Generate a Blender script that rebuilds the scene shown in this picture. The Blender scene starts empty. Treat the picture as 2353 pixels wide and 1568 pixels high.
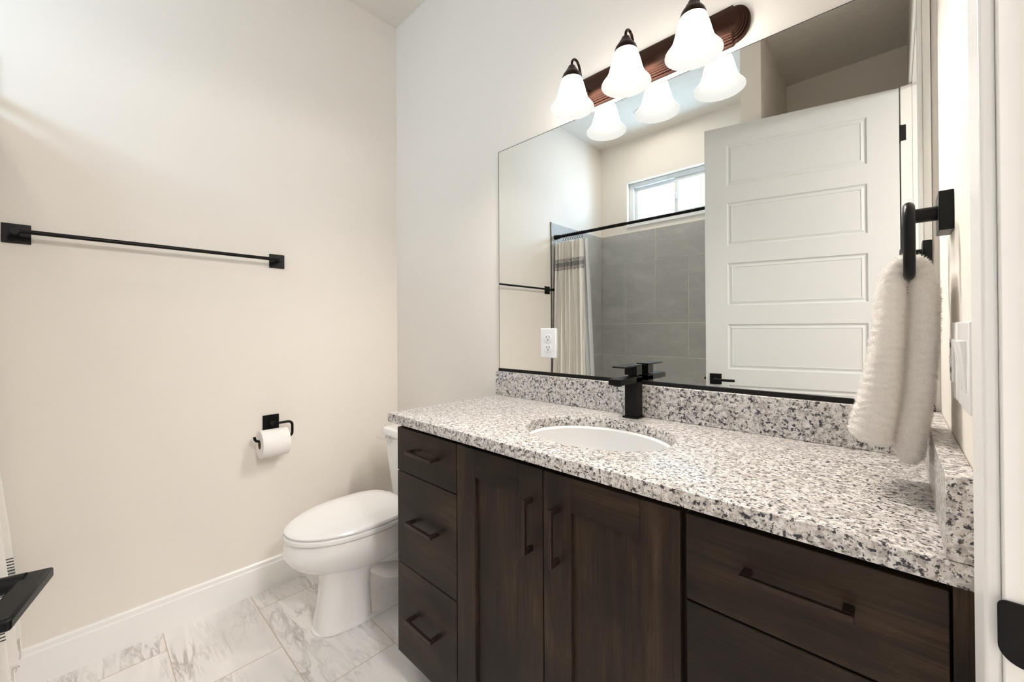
import bpy, bmesh, math, random
from mathutils import Vector, Matrix
random.seed(7)
S = bpy.context.scene
C = S.collection
# ------------------------------------------------------------------ camera, world, exposure
FPX = 933.13
cam_d = bpy.data.cameras.new('camera')
cam_d.sensor_fit = 'HORIZONTAL'; cam_d.sensor_width = 36.0
cam_d.lens = FPX / 2353.0 * 36.0
cam_d.shift_x = 0.0; cam_d.shift_y = -(784.0 - 752.09) / 2353.0
cam_d.clip_start = 0.02
cam = bpy.data.objects.new('camera', cam_d); C.objects.link(cam)
r = Vector((0.72799165, 0.68556523, -0.00533658)); u = Vector((0.00771219, -0.00040550, 0.99997018)); f = Vector((-0.68554262, 0.7280111, 0.00558241))
cam.matrix_world = Matrix(((r.x, u.x, -f.x, 2.09157), (r.y, u.y, -f.y, -1.25350), (r.z, u.z, -f.z, 1.17271), (0, 0, 0, 1)))
S.camera = cam

W_STRENGTH = 28.0
wd = bpy.data.worlds.new('overcast_sky'); S.world = wd; wd.use_nodes = True
bg = wd.node_tree.nodes['Background']; bg.inputs[0].default_value = (0.52, 0.74, 1.0, 1); bg.inputs[1].default_value = W_STRENGTH
S.view_settings.view_transform = 'Standard'; S.view_settings.look = 'None'
S.view_settings.gamma = 1.0; S.view_settings.use_curve_mapping = False
S.view_settings.exposure = 0.09
S.cycles.use_denoising = True
S.cycles.max_bounces = 12; S.cycles.diffuse_bounces = 8; S.cycles.glossy_bounces = 6
S.cycles.transparent_max_bounces = 12
S.cycles.sample_clamp_indirect = 6.0
S.cycles.blur_glossy = 0.5
S.cycles.use_adaptive_sampling = True; S.cycles.adaptive_threshold = 0.02

BULB = 480.0; SHADE = 8.5; CAN = 175.0; HALL_FILL = 165.0  # the last strength belongs to the added hall fill lamp
W = 2.163; H = 2.9215; YB = -2.26
def portal(name, loc, rot, sx, sy):
    l = bpy.data.lights.new(name, 'AREA'); l.shape = 'RECTANGLE'; l.size = sx; l.size_y = sy
    l.cycles.is_portal = True
    o = bpy.data.objects.new(name, l); C.objects.link(o); o.location = loc; o.rotation_euler = rot
portal('window_daylight', (0.717, -2.31, 2.33), (math.radians(90), 0, 0), 0.86, 0.38)
portal('hall_fill_portal', (2.92, -3.17, 1.45), (math.radians(90), 0, 0), 0.36, 0.36)  # portal for the added, out-of-view hall window

# ------------------------------------------------------------------ materials
MATS = {}
class N:
    def __init__(s, name):
        s.m = bpy.data.materials.new(name); s.m.use_nodes = True
        s.t = s.m.node_tree; s.n = s.t.nodes; s.l = s.t.links
        s.p = s.n['Principled BSDF']; s.out = s.n['Material Output']
        MATS[name] = s.m
    def add(s, typ, **kw):
        nd = s.n.new(typ)
        for k, v in kw.items():
            if k.startswith('i_'):
                nd.inputs[k[2:].replace('_', ' ')].default_value = v
            else:
                setattr(nd, k, v)
        return nd
    def link(s, a, b): s.l.new(a, b)
    def ramp(s, fac, stops, interp='LINEAR'):
        nd = s.n.new('ShaderNodeValToRGB'); cr = nd.color_ramp; cr.interpolation = interp
        while len(cr.elements) < len(stops): cr.elements.new(0.5)
        for e, (p, c) in zip(cr.elements, stops):
            e.position = p; e.color = (c[0], c[1], c[2], 1) if not isinstance(c, (int, float)) else (c, c, c, 1)
        s.link(fac, nd.inputs[0]); return nd
    def mix(s, fac, a, b, blend='MIX'):
        nd = s.n.new('ShaderNodeMix'); nd.data_type = 'RGBA'; nd.blend_type = blend
        for sock, v in ((nd.inputs[0], fac), (nd.inputs[6], a), (nd.inputs[7], b)):
            if hasattr(v, 'is_output'): s.link(v, sock)
            elif isinstance(v, (int, float)): sock.default_value = v
            else: sock.default_value = (v[0], v[1], v[2], 1)
        return nd.outputs[2]
    def math(s, op, a, b=None, c=None):
        nd = s.n.new('ShaderNodeMath'); nd.operation = op
        for i, v in enumerate((a, b, c)):
            if v is None: continue
            if hasattr(v, 'is_output'): s.link(v, nd.inputs[i])
            else: nd.inputs[i].default_value = v
        return nd.outputs[0]
    def noise(s, vec, scale, detail=4, rough=0.55, dist=0.0):
        nd = s.add('ShaderNodeTexNoise', i_Scale=scale, i_Detail=detail, i_Roughness=rough, i_Distortion=dist)
        if vec is not None: s.link(vec, nd.inputs['Vector'])
        return nd.outputs['Fac']
    def pos(s):
        return s.add('ShaderNodeNewGeometry').outputs['Position']
    def mapping(s, vec, loc=(0, 0, 0), rot=(0, 0, 0), sc=(1, 1, 1)):
        nd = s.add('ShaderNodeMapping', i_Location=loc, i_Rotation=rot, i_Scale=sc)
        s.link(vec, nd.inputs['Vector']); return nd.outputs[0]
    def bump(s, h, strength, dist):
        nd = s.add('ShaderNodeBump', i_Strength=strength, i_Distance=dist)
        s.link(h, nd.inputs['Height']); s.link(nd.outputs[0], s.p.inputs['Normal'])
def plain(name, col, rough=0.5, metal=0.0, spec=0.5, coat=0.0, var=0.0, vscale=8):
    k = N(name); p = k.p
    p.inputs['Roughness'].default_value = rough; p.inputs['Metallic'].default_value = metal
    p.inputs['Specular IOR Level'].default_value = spec; p.inputs['Coat Weight'].default_value = coat
    if var:
        fac = k.noise(k.pos(), vscale, 5)
        k.link(k.mix(fac, tuple(c * (1 - var) for c in col), tuple(min(1, c * (1 + var)) for c in col)), p.inputs['Base Color'])
    else:
        p.inputs['Base Color'].default_value = (*col, 1)
    return k
k = plain('wall_paint', (0.82, 0.772, 0.708), 0.62, spec=0.3, var=0.012, vscale=3)
k.bump(k.noise(k.pos(), 14, 5, 0.6), 0.12, 0.006)
k = plain('ceiling_paint', (0.77, 0.73, 0.67), 0.8, spec=0.2, var=0.02, vscale=4)
k.bump(k.noise(k.pos(), 11, 6, 0.62, 1.5), 0.5, 0.01)
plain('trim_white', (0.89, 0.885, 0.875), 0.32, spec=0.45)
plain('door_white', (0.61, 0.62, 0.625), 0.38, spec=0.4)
plain('porcelain', (0.90, 0.895, 0.89), 0.08, spec=0.6, coat=0.4)
plain('seat_plastic', (0.91, 0.905, 0.90), 0.18, spec=0.5)
plain('plastic_white', (0.86, 0.86, 0.87), 0.25, spec=0.5)
plain('dark_slot', (0.03, 0.028, 0.028), 0.6)
plain('black_metal', (0.005, 0.0048, 0.0048), 0.34, spec=0.16, var=0.1, vscale=30)
plain('black_channel', (0.009, 0.008, 0.008), 0.45, spec=0.15)
plain('chrome', (0.8, 0.8, 0.8), 0.08, metal=1)
plain('steel_edge', (0.16, 0.155, 0.15), 0.4, metal=1)
plain('bronze', (0.062, 0.031, 0.023), 0.36, metal=1, var=0.25, vscale=18)
plain('dark_bronze', (0.035, 0.02, 0.014), 0.36, metal=1, var=0.25, vscale=30)
plain('pull_bronze', (0.034, 0.020, 0.015), 0.36, metal=0.6, spec=0.5, var=0.3, vscale=60)
plain('paper', (0.88, 0.86, 0.84), 0.9, spec=0.1)
plain('cardboard', (0.22, 0.13, 0.09), 0.9, spec=0.1)
plain('vinyl_white', (0.82, 0.83, 0.84), 0.3)
plain('grout', (0.80, 0.78, 0.73), 0.9, spec=0.1)
plain('cabinet_black', (0.006, 0.005, 0.0045), 0.8, spec=0.1)
plain('acrylic_white', (0.85, 0.85, 0.85), 0.15, spec=0.5)
# mirror glass
k = N('mirror_glass'); g = k.add('ShaderNodeBsdfGlossy', i_Roughness=0.0); g.inputs['Color'].default_value = (0.90, 0.915, 0.895, 1)
k.link(g.outputs[0], k.out.inputs[0])
# window glass (thin pane)
k = N('window_glass'); a = k.add('ShaderNodeBsdfTransparent'); b = k.add('ShaderNodeBsdfGlossy', i_Roughness=0.0); mx = k.add('ShaderNodeMixShader', i_Fac=0.06)
a.inputs['Color'].default_value = (0.97, 0.985, 0.98, 1)
k.link(a.outputs[0], mx.inputs[1]); k.link(b.outputs[0], mx.inputs[2]); k.link(mx.outputs[0], k.out.inputs[0])
# lamps
def emit(name, col, st):
    k = N(name); e = k.add('ShaderNodeEmission', i_Strength=st); e.inputs['Color'].default_value = (*col, 1)
    k.link(e.outputs[0], k.out.inputs[0]); return k
WARM = (1.0, 0.92, 0.83)
emit('bulb_glow', WARM, BULB)
emit('can_glow', (1.0, 0.90, 0.78), CAN)
emit('frosted_shade', (1.0, 0.93, 0.85), SHADE)
emit('hall_fill_glow', (1.0, 0.97, 0.95), HALL_FILL)  # glow of the added hall fill lamp
k = N('frosted_shade_inside'); e = k.add('ShaderNodeEmission', i_Strength=0.86); e.inputs['Color'].default_value = (1.0, 0.985, 0.93, 1)
df = k.add('ShaderNodeBsdfDiffuse'); df.inputs['Color'].default_value = (0.002, 0.002, 0.002, 1)
ad = k.add('ShaderNodeAddShader'); k.link(e.outputs[0], ad.inputs[0]); k.link(df.outputs[0], ad.inputs[1]); k.link(ad.outputs[0], k.out.inputs[0])
# granite
k = N('granite'); P = k.pos()
base = k.mix(k.noise(P, 38, 3), (0.58, 0.545, 0.515), (0.74, 0.715, 0.69))
blot = k.ramp(k.noise(P, 78, 4, 0.6), [(0.47, 0.0), (0.58, 1.0)]).outputs[0]
base = k.mix(k.math('MULTIPLY', blot, 0.68), base, (0.30, 0.27, 0.255))
pale = k.ramp(k.noise(k.mapping(P, (3, 5, 1)), 95, 3), [(0.54, 0.0), (0.60, 1.0)]).outputs[0]
base = k.mix(k.math('MULTIPLY', pale, 0.75), base, (0.82, 0.81, 0.80))
dk = k.ramp(k.noise(k.mapping(P, (7, 1, 2)), 118, 5, 0.65), [(0.548, 0.0), (0.592, 1.0)]).outputs[0]
base = k.mix(dk, base, (0.045, 0.042, 0.048))
dk2 = k.ramp(k.noise(k.mapping(P, (1, 9, 4)), 200, 4, 0.6), [(0.575, 0.0), (0.62, 1.0)]).outputs[0]
base = k.mix(k.math('MULTIPLY', dk2, 0.85), base, (0.08, 0.073, 0.08))
k.link(base, k.p.inputs['Base Color']); k.p.inputs['Roughness'].default_value = 0.3; k.p.inputs['Specular IOR Level'].default_value = 0.3
# stained knotty wood, grain along an axis
def wood(name, axis):
    k = N(name); P = k.pos(); inf = k.add('ShaderNodeObjectInfo')
    off = k.add('ShaderNodeCombineXYZ')
    rr = k.math('MULTIPLY', inf.outputs['Random'], 40.0)
    for i in range(3): k.link(rr, off.inputs[i])
    va = k.add('ShaderNodeVectorMath', operation='ADD'); k.link(P, va.inputs[0]); k.link(off.outputs[0], va.inputs[1])
    V = va.outputs[0]
    sc = {'x': (0.9, 7, 7), 'z': (7, 7, 0.9)}[axis]; scf = {'x': (3, 90, 90), 'z': (90, 90, 3)}[axis]
    big = k.noise(k.mapping(V, sc=sc), 1.7, 5, 0.6, 1.3)
    fine = k.noise(k.mapping(V, sc=scf), 3.0, 4, 0.6)
    patch = k.noise(V, 4.5, 3)
    col = k.ramp(big, [(0.28, (0.015, 0.0098, 0.0068)), (0.48, (0.034, 0.0222, 0.0148)), (0.70, (0.066, 0.0425, 0.027))]).outputs[0]
    col = k.mix(k.ramp(patch, [(0.42, 0.0), (0.62, 0.7)]).outputs[0], col, (0.0135, 0.0105, 0.0085))
    col = k.mix(k.ramp(fine, [(0.35, 0.0), (0.7, 0.75)]).outputs[0], col, (0.012, 0.0085, 0.0065))
    vor = k.add('ShaderNodeTexVoronoi', i_Scale=1.0); vor.feature = 'F1'
    k.link(k.mapping(V, sc={'x': (3.2, 6, 6), 'z': (6, 6, 3.2)}[axis]), vor.inputs['Vector'])
    knot = k.ramp(vor.outputs['Distance'], [(0.03, 1.0), (0.09, 0.0)]).outputs[0]
    col = k.mix(k.math('MULTIPLY', knot, 0.85), col, (0.009, 0.006, 0.005))
    k.link(col, k.p.inputs['Base Color']); k.p.inputs['Roughness'].default_value = 0.40; k.p.inputs['Specular IOR Level'].default_value = 0.16
    k.bump(fine, 0.12, 0.001)
wood('wood_along', 'x'); wood('wood_up', 'z')
# marble-look floor tile
k = N('marble_tile'); P = k.pos()
br = k.add('ShaderNodeTexBrick', offset=0.5, offset_frequency=2, squash=1.0, squash_frequency=2)
for nm, v in (('Scale', 1.0), ('Mortar Size', 0.0016), ('Mortar Smooth', 0.1), ('Bias', 0.0), ('Brick Width', 0.582), ('Row Height', 0.2945)): br.inputs[nm].default_value = v
br.inputs['Color1'].default_value = (0, 0, 0, 1); br.inputs['Color2'].default_value = (1, 1, 1, 1); br.inputs['Mortar'].default_value = (0.5, 0.5, 0.5, 1)
k.link(k.mapping(P, (0.153 + 0.582 * 12, 0.74 + 0.2945 * 20, 0)), br.inputs['Vector'])
cx = k.add('ShaderNodeCombineXYZ'); t = k.math('MULTIPLY', br.outputs['Color'], 17.0)
k.link(t, cx.inputs[0]); k.link(k.math('MULTIPLY', t, 1.7), cx.inputs[1])
va = k.add('ShaderNodeVectorMath', operation='ADD'); k.link(P, va.inputs[0]); k.link(cx.outputs[0], va.inputs[1])
V = k.mapping(va.outputs[0], rot=(0, 0, math.radians(28)), sc=(1.0, 5.0, 1))
n1 = k.noise(V, 2.4, 9, 0.58, 0.9); n2 = k.noise(V, 5.0, 8, 0.55, 0.6); n3 = k.noise(va.outputs[0], 2.2, 3)
v1 = k.ramp(k.math('ABSOLUTE', k.math('SUBTRACT', n1, 0.5)), [(0.0, 1.0), (0.012, 0.6), (0.045, 0.0)]).outputs[0]
v2 = k.ramp(k.math('ABSOLUTE', k.math('SUBTRACT', n2, 0.5)), [(0.0, 1.0), (0.01, 0.5), (0.04, 0.0)]).outputs[0]
msk = k.ramp(n3, [(0.42, 0.0), (0.6, 1.0)]).outputs[0]
col = k.mix(k.ramp(n1, [(0.35, 0.0), (0.75, 1.0)]).outputs[0], (0.87, 0.85, 0.835), (0.77, 0.75, 0.74))
col = k.mix(k.math('MULTIPLY', k.math('MULTIPLY', v1, msk), 0.75), col, (0.33, 0.30, 0.295))
col = k.mix(k.math('MULTIPLY', k.math('MULTIPLY', v2, msk), 0.55), col, (0.40, 0.36, 0.335))
col = k.mix(br.outputs['Fac'], col, (0.55, 0.45, 0.36))
k.link(col, k.p.inputs['Base Color']); k.p.inputs['Roughness'].default_value = 0.28; k.p.inputs['Specular IOR Level'].default_value = 0.4
# grey stone wall tile
k = N('grey_tile'); P = k.pos(); g = k.add('ShaderNodeNewGeometry')
cx = k.add('ShaderNodeCombineXYZ'); t = k.math('MULTIPLY', g.outputs['Random Per Island'], 30.0)
for i in range(3): k.link(t, cx.inputs[i])
va = k.add('ShaderNodeVectorMath', operation='ADD'); k.link(P, va.inputs[0]); k.link(cx.outputs[0], va.inputs[1])
V = k.mapping(va.outputs[0], rot=(0.5, 0.75, 0.6), sc=(1, 1.7, 1.9))
n1 = k.noise(V, 4.5, 10, 0.68, 0.8)
col = k.ramp(n1, [(0.3, (0.41, 0.40, 0.38)), (0.5, (0.47, 0.457, 0.435)), (0.72, (0.56, 0.545, 0.52))]).outputs[0]
col = k.mix(k.math('MULTIPLY', g.outputs['Random Per Island'], 0.22), col, (0.36, 0.35, 0.33))
k.link(col, k.p.inputs['Base Color']); k.p.inputs['Roughness'].default_value = 0.5; k.p.inputs['Specular IOR Level'].default_value = 0.35
k.bump(n1, 0.15, 0.003)
# cloths
k = N('towel_terry'); k.p.inputs['Roughness'].default_value = 0.95; k.p.inputs['Specular IOR Level'].default_value = 0.03
k.p.inputs['Base Color'].default_value = (0.93, 0.91, 0.88, 1)
tl = k.add('ShaderNodeBsdfTranslucent'); tl.inputs['Color'].default_value = (0.95, 0.93, 0.90, 1); mx = k.add('ShaderNodeMixShader', i_Fac=0.38)
k.link(k.p.outputs[0], mx.inputs[1]); k.link(tl.outputs[0], mx.inputs[2]); k.link(mx.outputs[0], k.out.inputs[0])
k = N('liner_white'); k.p.inputs['Base Color'].default_value = (0.86, 0.87, 0.88, 1); k.p.inputs['Roughness'].default_value = 0.4
# curtain: off white with woven dark stripe bands at two heights
k = N('curtain_cloth'); P = k.pos(); sx = k.add('ShaderNodeSeparateXYZ'); k.link(P, sx.inputs[0]); Z = sx.outputs[2]
wob = k.math('MULTIPLY', k.math('SUBTRACT', k.noise(P, 30, 2), 0.5), 0.004)
Zw = k.math('ADD', Z, wob)
def band(z0, z1, g0, g1, period):
    inside = k.math('MULTIPLY', k.math('GREATER_THAN', Zw, z0), k.math('LESS_THAN', Zw, z1))
    fr = k.math('FRACT', k.math('DIVIDE', Zw, period))
    lines = k.math('MULTIPLY', inside, k.math('LESS_THAN', fr, 0.42))
    grey = k.math('MULTIPLY', k.math('GREATER_THAN', Zw, g0), k.math('LESS_THAN', Zw, g1))
    return lines, grey
l1, g1 = band(1.658, 1.757, 1.690, 1.724, 0.0095)
l2, g2 = band(0.300, 0.452, 0.335, 0.415, 0.0095)
weave = k.noise(k.mapping(P, sc=(1, 1, 2)), 160, 3, 0.6)
col = k.mix(weave, (0.80, 0.78, 0.735), (0.88, 0.86, 0.82))
col = k.mix(k.math('MULTIPLY', k.math('MAXIMUM', g1, g2), 0.6), col, (0.30, 0.295, 0.29))
col = k.mix(k.math('MULTIPLY', k.math('MAXIMUM', l1, l2), 0.93), col, (0.03, 0.03, 0.032))
k.link(col, k.p.inputs['Base Color']); k.p.inputs['Roughness'].default_value = 0.9; k.p.inputs['Specular IOR Level'].default_value = 0.1
k.bump(weave, 0.3, 0.002)

# ------------------------------------------------------------------ mesh helpers
def BM(): return bmesh.new()
def bx(bm, x0, x1, y0, y1, z0, z1, mi=0):
    v = [bm.verts.new(p) for p in ((x0, y0, z0), (x1, y0, z0), (x1, y1, z0), (x0, y1, z0), (x0, y0, z1), (x1, y0, z1), (x1, y1, z1), (x0, y1, z1))]
    for q in ((3, 2, 1, 0), (4, 5, 6, 7), (0, 1, 5, 4), (1, 2, 6, 5), (2, 3, 7, 6), (3, 0, 4, 7)):
        fc = bm.faces.new([v[i] for i in q]); fc.material_index = mi
def loft(bm, rings, closed=True, cap0=True, cap1=True, mi=0):
    R = [[bm.verts.new(p) for p in rg] for rg in rings]
    n = len(R[0])
    for a, b in zip(R, R[1:]):
        for i in range(n if closed else n - 1):
            j = (i + 1) % n
            fc = bm.faces.new((a[i], a[j], b[j], b[i])); fc.material_index = mi
    if cap0: bm.faces.new(R[0][::-1]).material_index = mi
    if cap1: bm.faces.new(R[-1]).material_index = mi
    return R
def tube(bm, pts, rad, seg=14, caps=True):
    pts = [Vector(p) for p in pts]; n = len(pts)
    rads = rad if isinstance(rad, (list, tuple)) else [rad] * n
    tang = []
    for i in range(n):
        d = (pts[min(i + 1, n - 1)] - pts[max(i - 1, 0)]).normalized(); tang.append(d)
    up = Vector((0, 0, 1)) if abs(tang[0].z) < 0.9 else Vector((1, 0, 0))
    a = tang[0].cross(up).normalized(); rings = []
    for i in range(n):
        a = (a - tang[i] * a.dot(tang[i])).normalized(); b = tang[i].cross(a)
        rings.append([pts[i] + (a * math.cos(t) + b * math.sin(t)) * rads[i] for t in [2 * math.pi * q / seg for q in range(seg)]])
    loft(bm, rings, True, caps, caps)
def lathe(bm, prof, c, seg=40, caps=(False, False)):
    rings = [[(c[0] + rr * math.cos(2 * math.pi * q / seg), c[1] + rr * math.sin(2 * math.pi * q / seg), c[2] + zz) for q in range(seg)] for rr, zz in prof]
    loft(bm, rings, True, caps[0], caps[1])
def fillet_path(pts, rad, seg=7):
    pts = [Vector(p) for p in pts]; out = [pts[0]]
    for i in range(1, len(pts) - 1):
        a, b, c = pts[i - 1], pts[i], pts[i + 1]
        d1 = (a - b).normalized(); d2 = (c - b).normalized()
        p1 = b + d1 * rad; p2 = b + d2 * rad
        for q in range(seg + 1):
            t = q / seg
            out.append(p1 * (1 - t) ** 2 + b * 2 * t * (1 - t) + p2 * t * t)
    out.append(pts[-1]); return out
def obj(name, bm, mat, parent=None, bevel=0.0, smooth=True, bseg=2):
    bmesh.ops.recalc_face_normals(bm, faces=bm.faces)
    me = bpy.data.meshes.new(name); bm.to_mesh(me); bm.free()
    for m in (mat if isinstance(mat, (list, tuple)) else [mat]): me.materials.append(MATS[m])
    if smooth:
        for p in me.polygons: p.use_smooth = True
        me.set_sharp_from_angle(angle=math.radians(38))
    o = bpy.data.objects.new(name, me); C.objects.link(o)
    if bevel:
        md = o.modifiers.new('bevel', 'BEVEL'); md.width = bevel; md.segments = bseg; md.limit_method = 'ANGLE'; md.angle_limit = math.radians(40); md.harden_normals = False
    if parent is not None:
        o.parent = parent
        root = parent
        o.matrix_parent_inverse = world(parent).inverted()
    return o
def world(o):
    m = Matrix.LocRotScale(o.location, o.rotation_euler, o.scale)
    if o.parent is not None: m = world(o.parent) @ o.matrix_parent_inverse @ m
    return m
def thing(name, label, cat, loc, group=None):
    o = bpy.data.objects.new(name, None); C.objects.link(o); o.location = loc; o.empty_display_size = 0.05
    o['label'] = label; o['category'] = cat
    if group: o['group'] = group
    return o
def tag(o, label=None, cat=None, group=None, kind=None):
    if label: o['label'] = label
    if cat: o['category'] = cat
    if group: o['group'] = group
    if kind: o['kind'] = kind
    return o
def struct(name, bm, mat, label, cat, bevel=0.0, smooth=True):
    return tag(obj(name, bm, mat, None, bevel, smooth), label, cat, kind='structure')
def sthing(name, label, cat, loc):
    o = thing(name, label, cat, loc); o['kind'] = 'structure'; return o

# ------------------------------------------------------------------ setting
T = 0.115
HX = 3.40            # far wall of the hall
YS, YH = -0.668, -1.556   # strike and hinge jamb faces
ZD = 2.374           # door opening head
bm = BM(); bx(bm, -0.1, HX + 0.1, -3.2, 1.3, -0.05, 0); struct('floor', bm, 'marble_tile', 'white marble-look rectangular floor tiles with beige grout', 'floor')
bm = BM(); bx(bm, -0.1, HX + 0.1, -3.2, 1.3, H, H + 0.05); struct('ceiling', bm, 'ceiling_paint', 'painted ceiling with a faint trowel texture', 'ceiling')
bm = BM(); bx(bm, -0.1, 0, YB - 0.1, 0.1, 0, H); struct('wall_left', bm, 'wall_paint', 'greige wall behind the toilet and the long towel bar', 'wall')
bm = BM(); bx(bm, 0, W + T, 0, 0.1, 0, H); struct('wall_front', bm, 'wall_paint', 'greige wall that carries the big mirror and the vanity', 'wall')
# back wall with the window hole
wx0, wx1, wz0, wz1 = 0.277, 1.157, 2.130, 2.534
bm = BM(); bx(bm, 0, wx0, YB - 0.1, YB, 0, H); bx(bm, wx1, W, YB - 0.1, YB, 0, H); bx(bm, wx0, wx1, YB - 0.1, YB, 0, wz0); bx(bm, wx0, wx1, YB - 0.1, YB, wz1, H)
struct('wall_back', bm, 'wall_paint', 'greige wall above the tub with the small window, seen in the mirror', 'wall')
# right wall with the doorway
bm = BM(); bx(bm, W, W + T, YS + 0.018, 0, 0, H); bx(bm, W, W + T, YB - 0.1, YH - 0.018, 0, H); bx(bm, W, W + T, YH - 0.018, YS + 0.018, ZD + 0.018, H)
struct('wall_right', bm, 'wall_paint', 'greige wall with the towel ring and the doorway', 'wall')
bm = BM(); bx(bm, 1.428, 1.536, YB, -1.470, 0, H); struct('wall_tub_end', bm, 'wall_paint', 'short stub wall closing the end of the tub alcove', 'wall')
# hall beyond the doorway, with a window added for fill light
bm = BM(); hz0, hz1, hx0, hx1 = 1.25, 1.65, 2.72, 3.12
bx(bm, HX, HX + 0.1, -3.2, 1.3, 0, H); bx(bm, W + T, HX, 1.2, 1.3, 0, H)
bx(bm, W + 0.02, hx0, -3.2, -3.1, 0, H); bx(bm, hx1, HX, -3.2, -3.1, 0, H); bx(bm, hx0, hx1, -3.2, -3.1, 0, hz0); bx(bm, hx0, hx1, -3.2, -3.1, hz1, H)
bx(bm, W + 0.02, W + T, -3.1, YB - 0.1, 0, H); bx(bm, W + 0.02, W + T, 0.1, 1.2, 0, H)
struct('wall_hall', bm, 'wall_paint', 'plain walls of the hall outside the doorway', 'wall')
def window(name, label, org, ux, w, z0, z1, n, gx=None):
    """sliding vinyl window; org = lower-left corner on the room face, ux = unit vector along it, n = unit vector outwards"""
    ux = Vector(ux); n = Vector(n); org = Vector(org)
    root = sthing(name, label, 'window', org)
    def B(bm, a0, a1, d0, d1, zz0, zz1):
        p = [org + ux * a0 + n * d0, org + ux * a1 + n * d1]
        bx(bm, min(p[0].x, p[1].x), max(p[0].x, p[1].x), min(p[0].y, p[1].y), max(p[0].y, p[1].y), zz0, zz1)
    h0, h1 = z0, z1; fw = 0.042
    bm = BM()
    B(bm, 0, fw, .05, .1, h0, h1); B(bm, w - fw, w, .05, .1, h0, h1); B(bm, fw, w - fw, .05, .1, h0, h0 + fw); B(bm, fw, w - fw, .05, .1, h1 - fw, h1)
    obj('window_frame', bm, 'vinyl_white', root, 0.004)
    mid = w * 0.5; sw = 0.030
    for (a0, a1, d, gap) in ((fw, mid + 0.02, .078, 0), (mid - 0.02, w - fw, .060, 1)):
        bm = BM()
        B(bm, a0, a0 + sw, d, d + .016, h0 + fw, h1 - fw); B(bm, a1 - sw, a1, d, d + .016, h0 + fw, h1 - fw)
        B(bm, a0 + sw, a1 - sw, d, d + .016, h0 + fw, h0 + fw + sw); B(bm, a0 + sw, a1 - sw, d, d + .016, h1 - fw - sw, h1 - fw)
        s = obj('sash', bm, 'vinyl_white', root, 0.003)
        bm = BM(); B(bm, a0 + sw, a1 - sw, d + .006, d + .010, h0 + fw + sw, h1 - fw - sw); obj('pane', bm, 'window_glass', s, smooth=False)
        if gap:
            bm = BM(); zc = (h0 + h1) / 2; B(bm, a0 + .006, a0 + .022, d - .012, d, zc - .03, zc + .03); obj('sash_latch', bm, 'vinyl_white', s, 0.005)
    return root
window('window_1', 'small white sliding window high above the grey tiled tub', (wx0, YB, wz0), (1, 0, 0), wx1 - wx0, wz0, wz1, (0, -1, 0))
window('hall_fill_window', 'added white sliding window in the unseen hall, letting in fill daylight', (hx0, -3.1, hz0), (1, 0, 0), hx1 - hx0, hz0, hz1, (0, -1, 0))  # added out of view to send cool daylight through the doorway
# window reveal (drywall return with white sill)
bm = BM(); bx(bm, wx0 - 0.004, wx1 + 0.004, YB - 0.055, YB + 0.012, wz0 - 0.016, wz0); struct('trim_1', bm, 'trim_white', 'white sill under the small tub window', 'sill', 0.003)
# baseboards
def baseboard(name, pts, label):
    prof = [(0.0, 0.0), (0.015, 0.0), (0.015, 0.108), (0.0105, 0.112), (0.0105, 0.127), (0.006, 0.1325), (0.0, 0.1325)]
    (x0, y0, nx, ny), (x1, y1, _, _) = pts
    bm = BM(); loft(bm, [[(x0 + nx * d, y0 + ny * d, z) for d, z in prof], [(x1 + nx * d, y1 + ny * d, z) for d, z in prof]])
    struct(name, bm, 'trim_white', label, 'baseboard')
baseboard('baseboard_left', ((0, -1.455, 1, 0), (0, 0, 1, 0)), 'tall white baseboard along the wall behind the toilet roll')
baseboard('baseboard_front', ((0.0152, 0, 0, -1), (0.868, 0, 0, -1)), 'short white baseboard behind the toilet')
baseboard('baseboard_back', ((1.5362, YB, 0, 1), (W, YB, 0, 1)), 'white baseboard in the recess behind the door')
# door jamb, stops and casing
bm = BM()
bx(bm, W, W + T, YS, YS + 0.018, 0, ZD + 0.018); bx(bm, W, W + T, YH - 0.018, YH, 0, ZD + 0.018); bx(bm, W, W + T, YH, YS, ZD, ZD + 0.018)
bx(bm, W + 0.038, W + 0.075, YS - 0.011, YS, 0, ZD); bx(bm, W + 0.038, W + 0.075, YH, YH + 0.011, 0, ZD); bx(bm, W + 0.038, W + 0.075, YH + 0.011, YS - 0.011, ZD - 0.011, ZD)
bx(bm, 2.1215, W, YH - 0.075, YH - 0.001, 0, ZD)
jamb = sthing('trim_2', 'white door jamb lining the doorway beside the vanity', 'door jamb', (W + T / 2, YS, 0))
obj('jamb_lining', bm, 'trim_white', jamb, 0.0015)
def rect_round(y0, y1, z0, z1, rads, seg=8):
    pts = []
    cs = ((y0 + rads[0], z0 + rads[0], rads[0], 180), (y1 - rads[1], z0 + rads[1], rads[1], 270), (y1 - rads[2], z1 - rads[2], rads[2], 0), (y0 + rads[3], z1 - rads[3], rads[3], 90))
    for cy, cz, rr, a0 in cs:
        for q in range(seg + 1):
            a = math.radians(a0 + 90 * q / seg); pts.append((cy + rr * math.cos(a), cz + rr * math.sin(a)))
    return pts
bm = BM()
pp = rect_round(W - 0.004, W + 0.036, 0.863, 0.921, (0.017, 0.002, 0.002, 0.006))
loft(bm, [[(p, YS - 0.0035, z) for p, z in pp], [(p, YS - 0.0005, z) for p, z in pp]])
obj('strike_plate', bm, 'black_metal', jamb, 0.001)
CW, CT = 0.070, 0.011
bm = BM()
for (a, b, s) in ((YS + 0.006, YS + 0.006 + CW, 0), (YH - 0.150, YH - 0.0755, 0)):
    bx(bm, W - CT, W, a, b, 0, ZD + 0.006 + CW)
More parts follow.
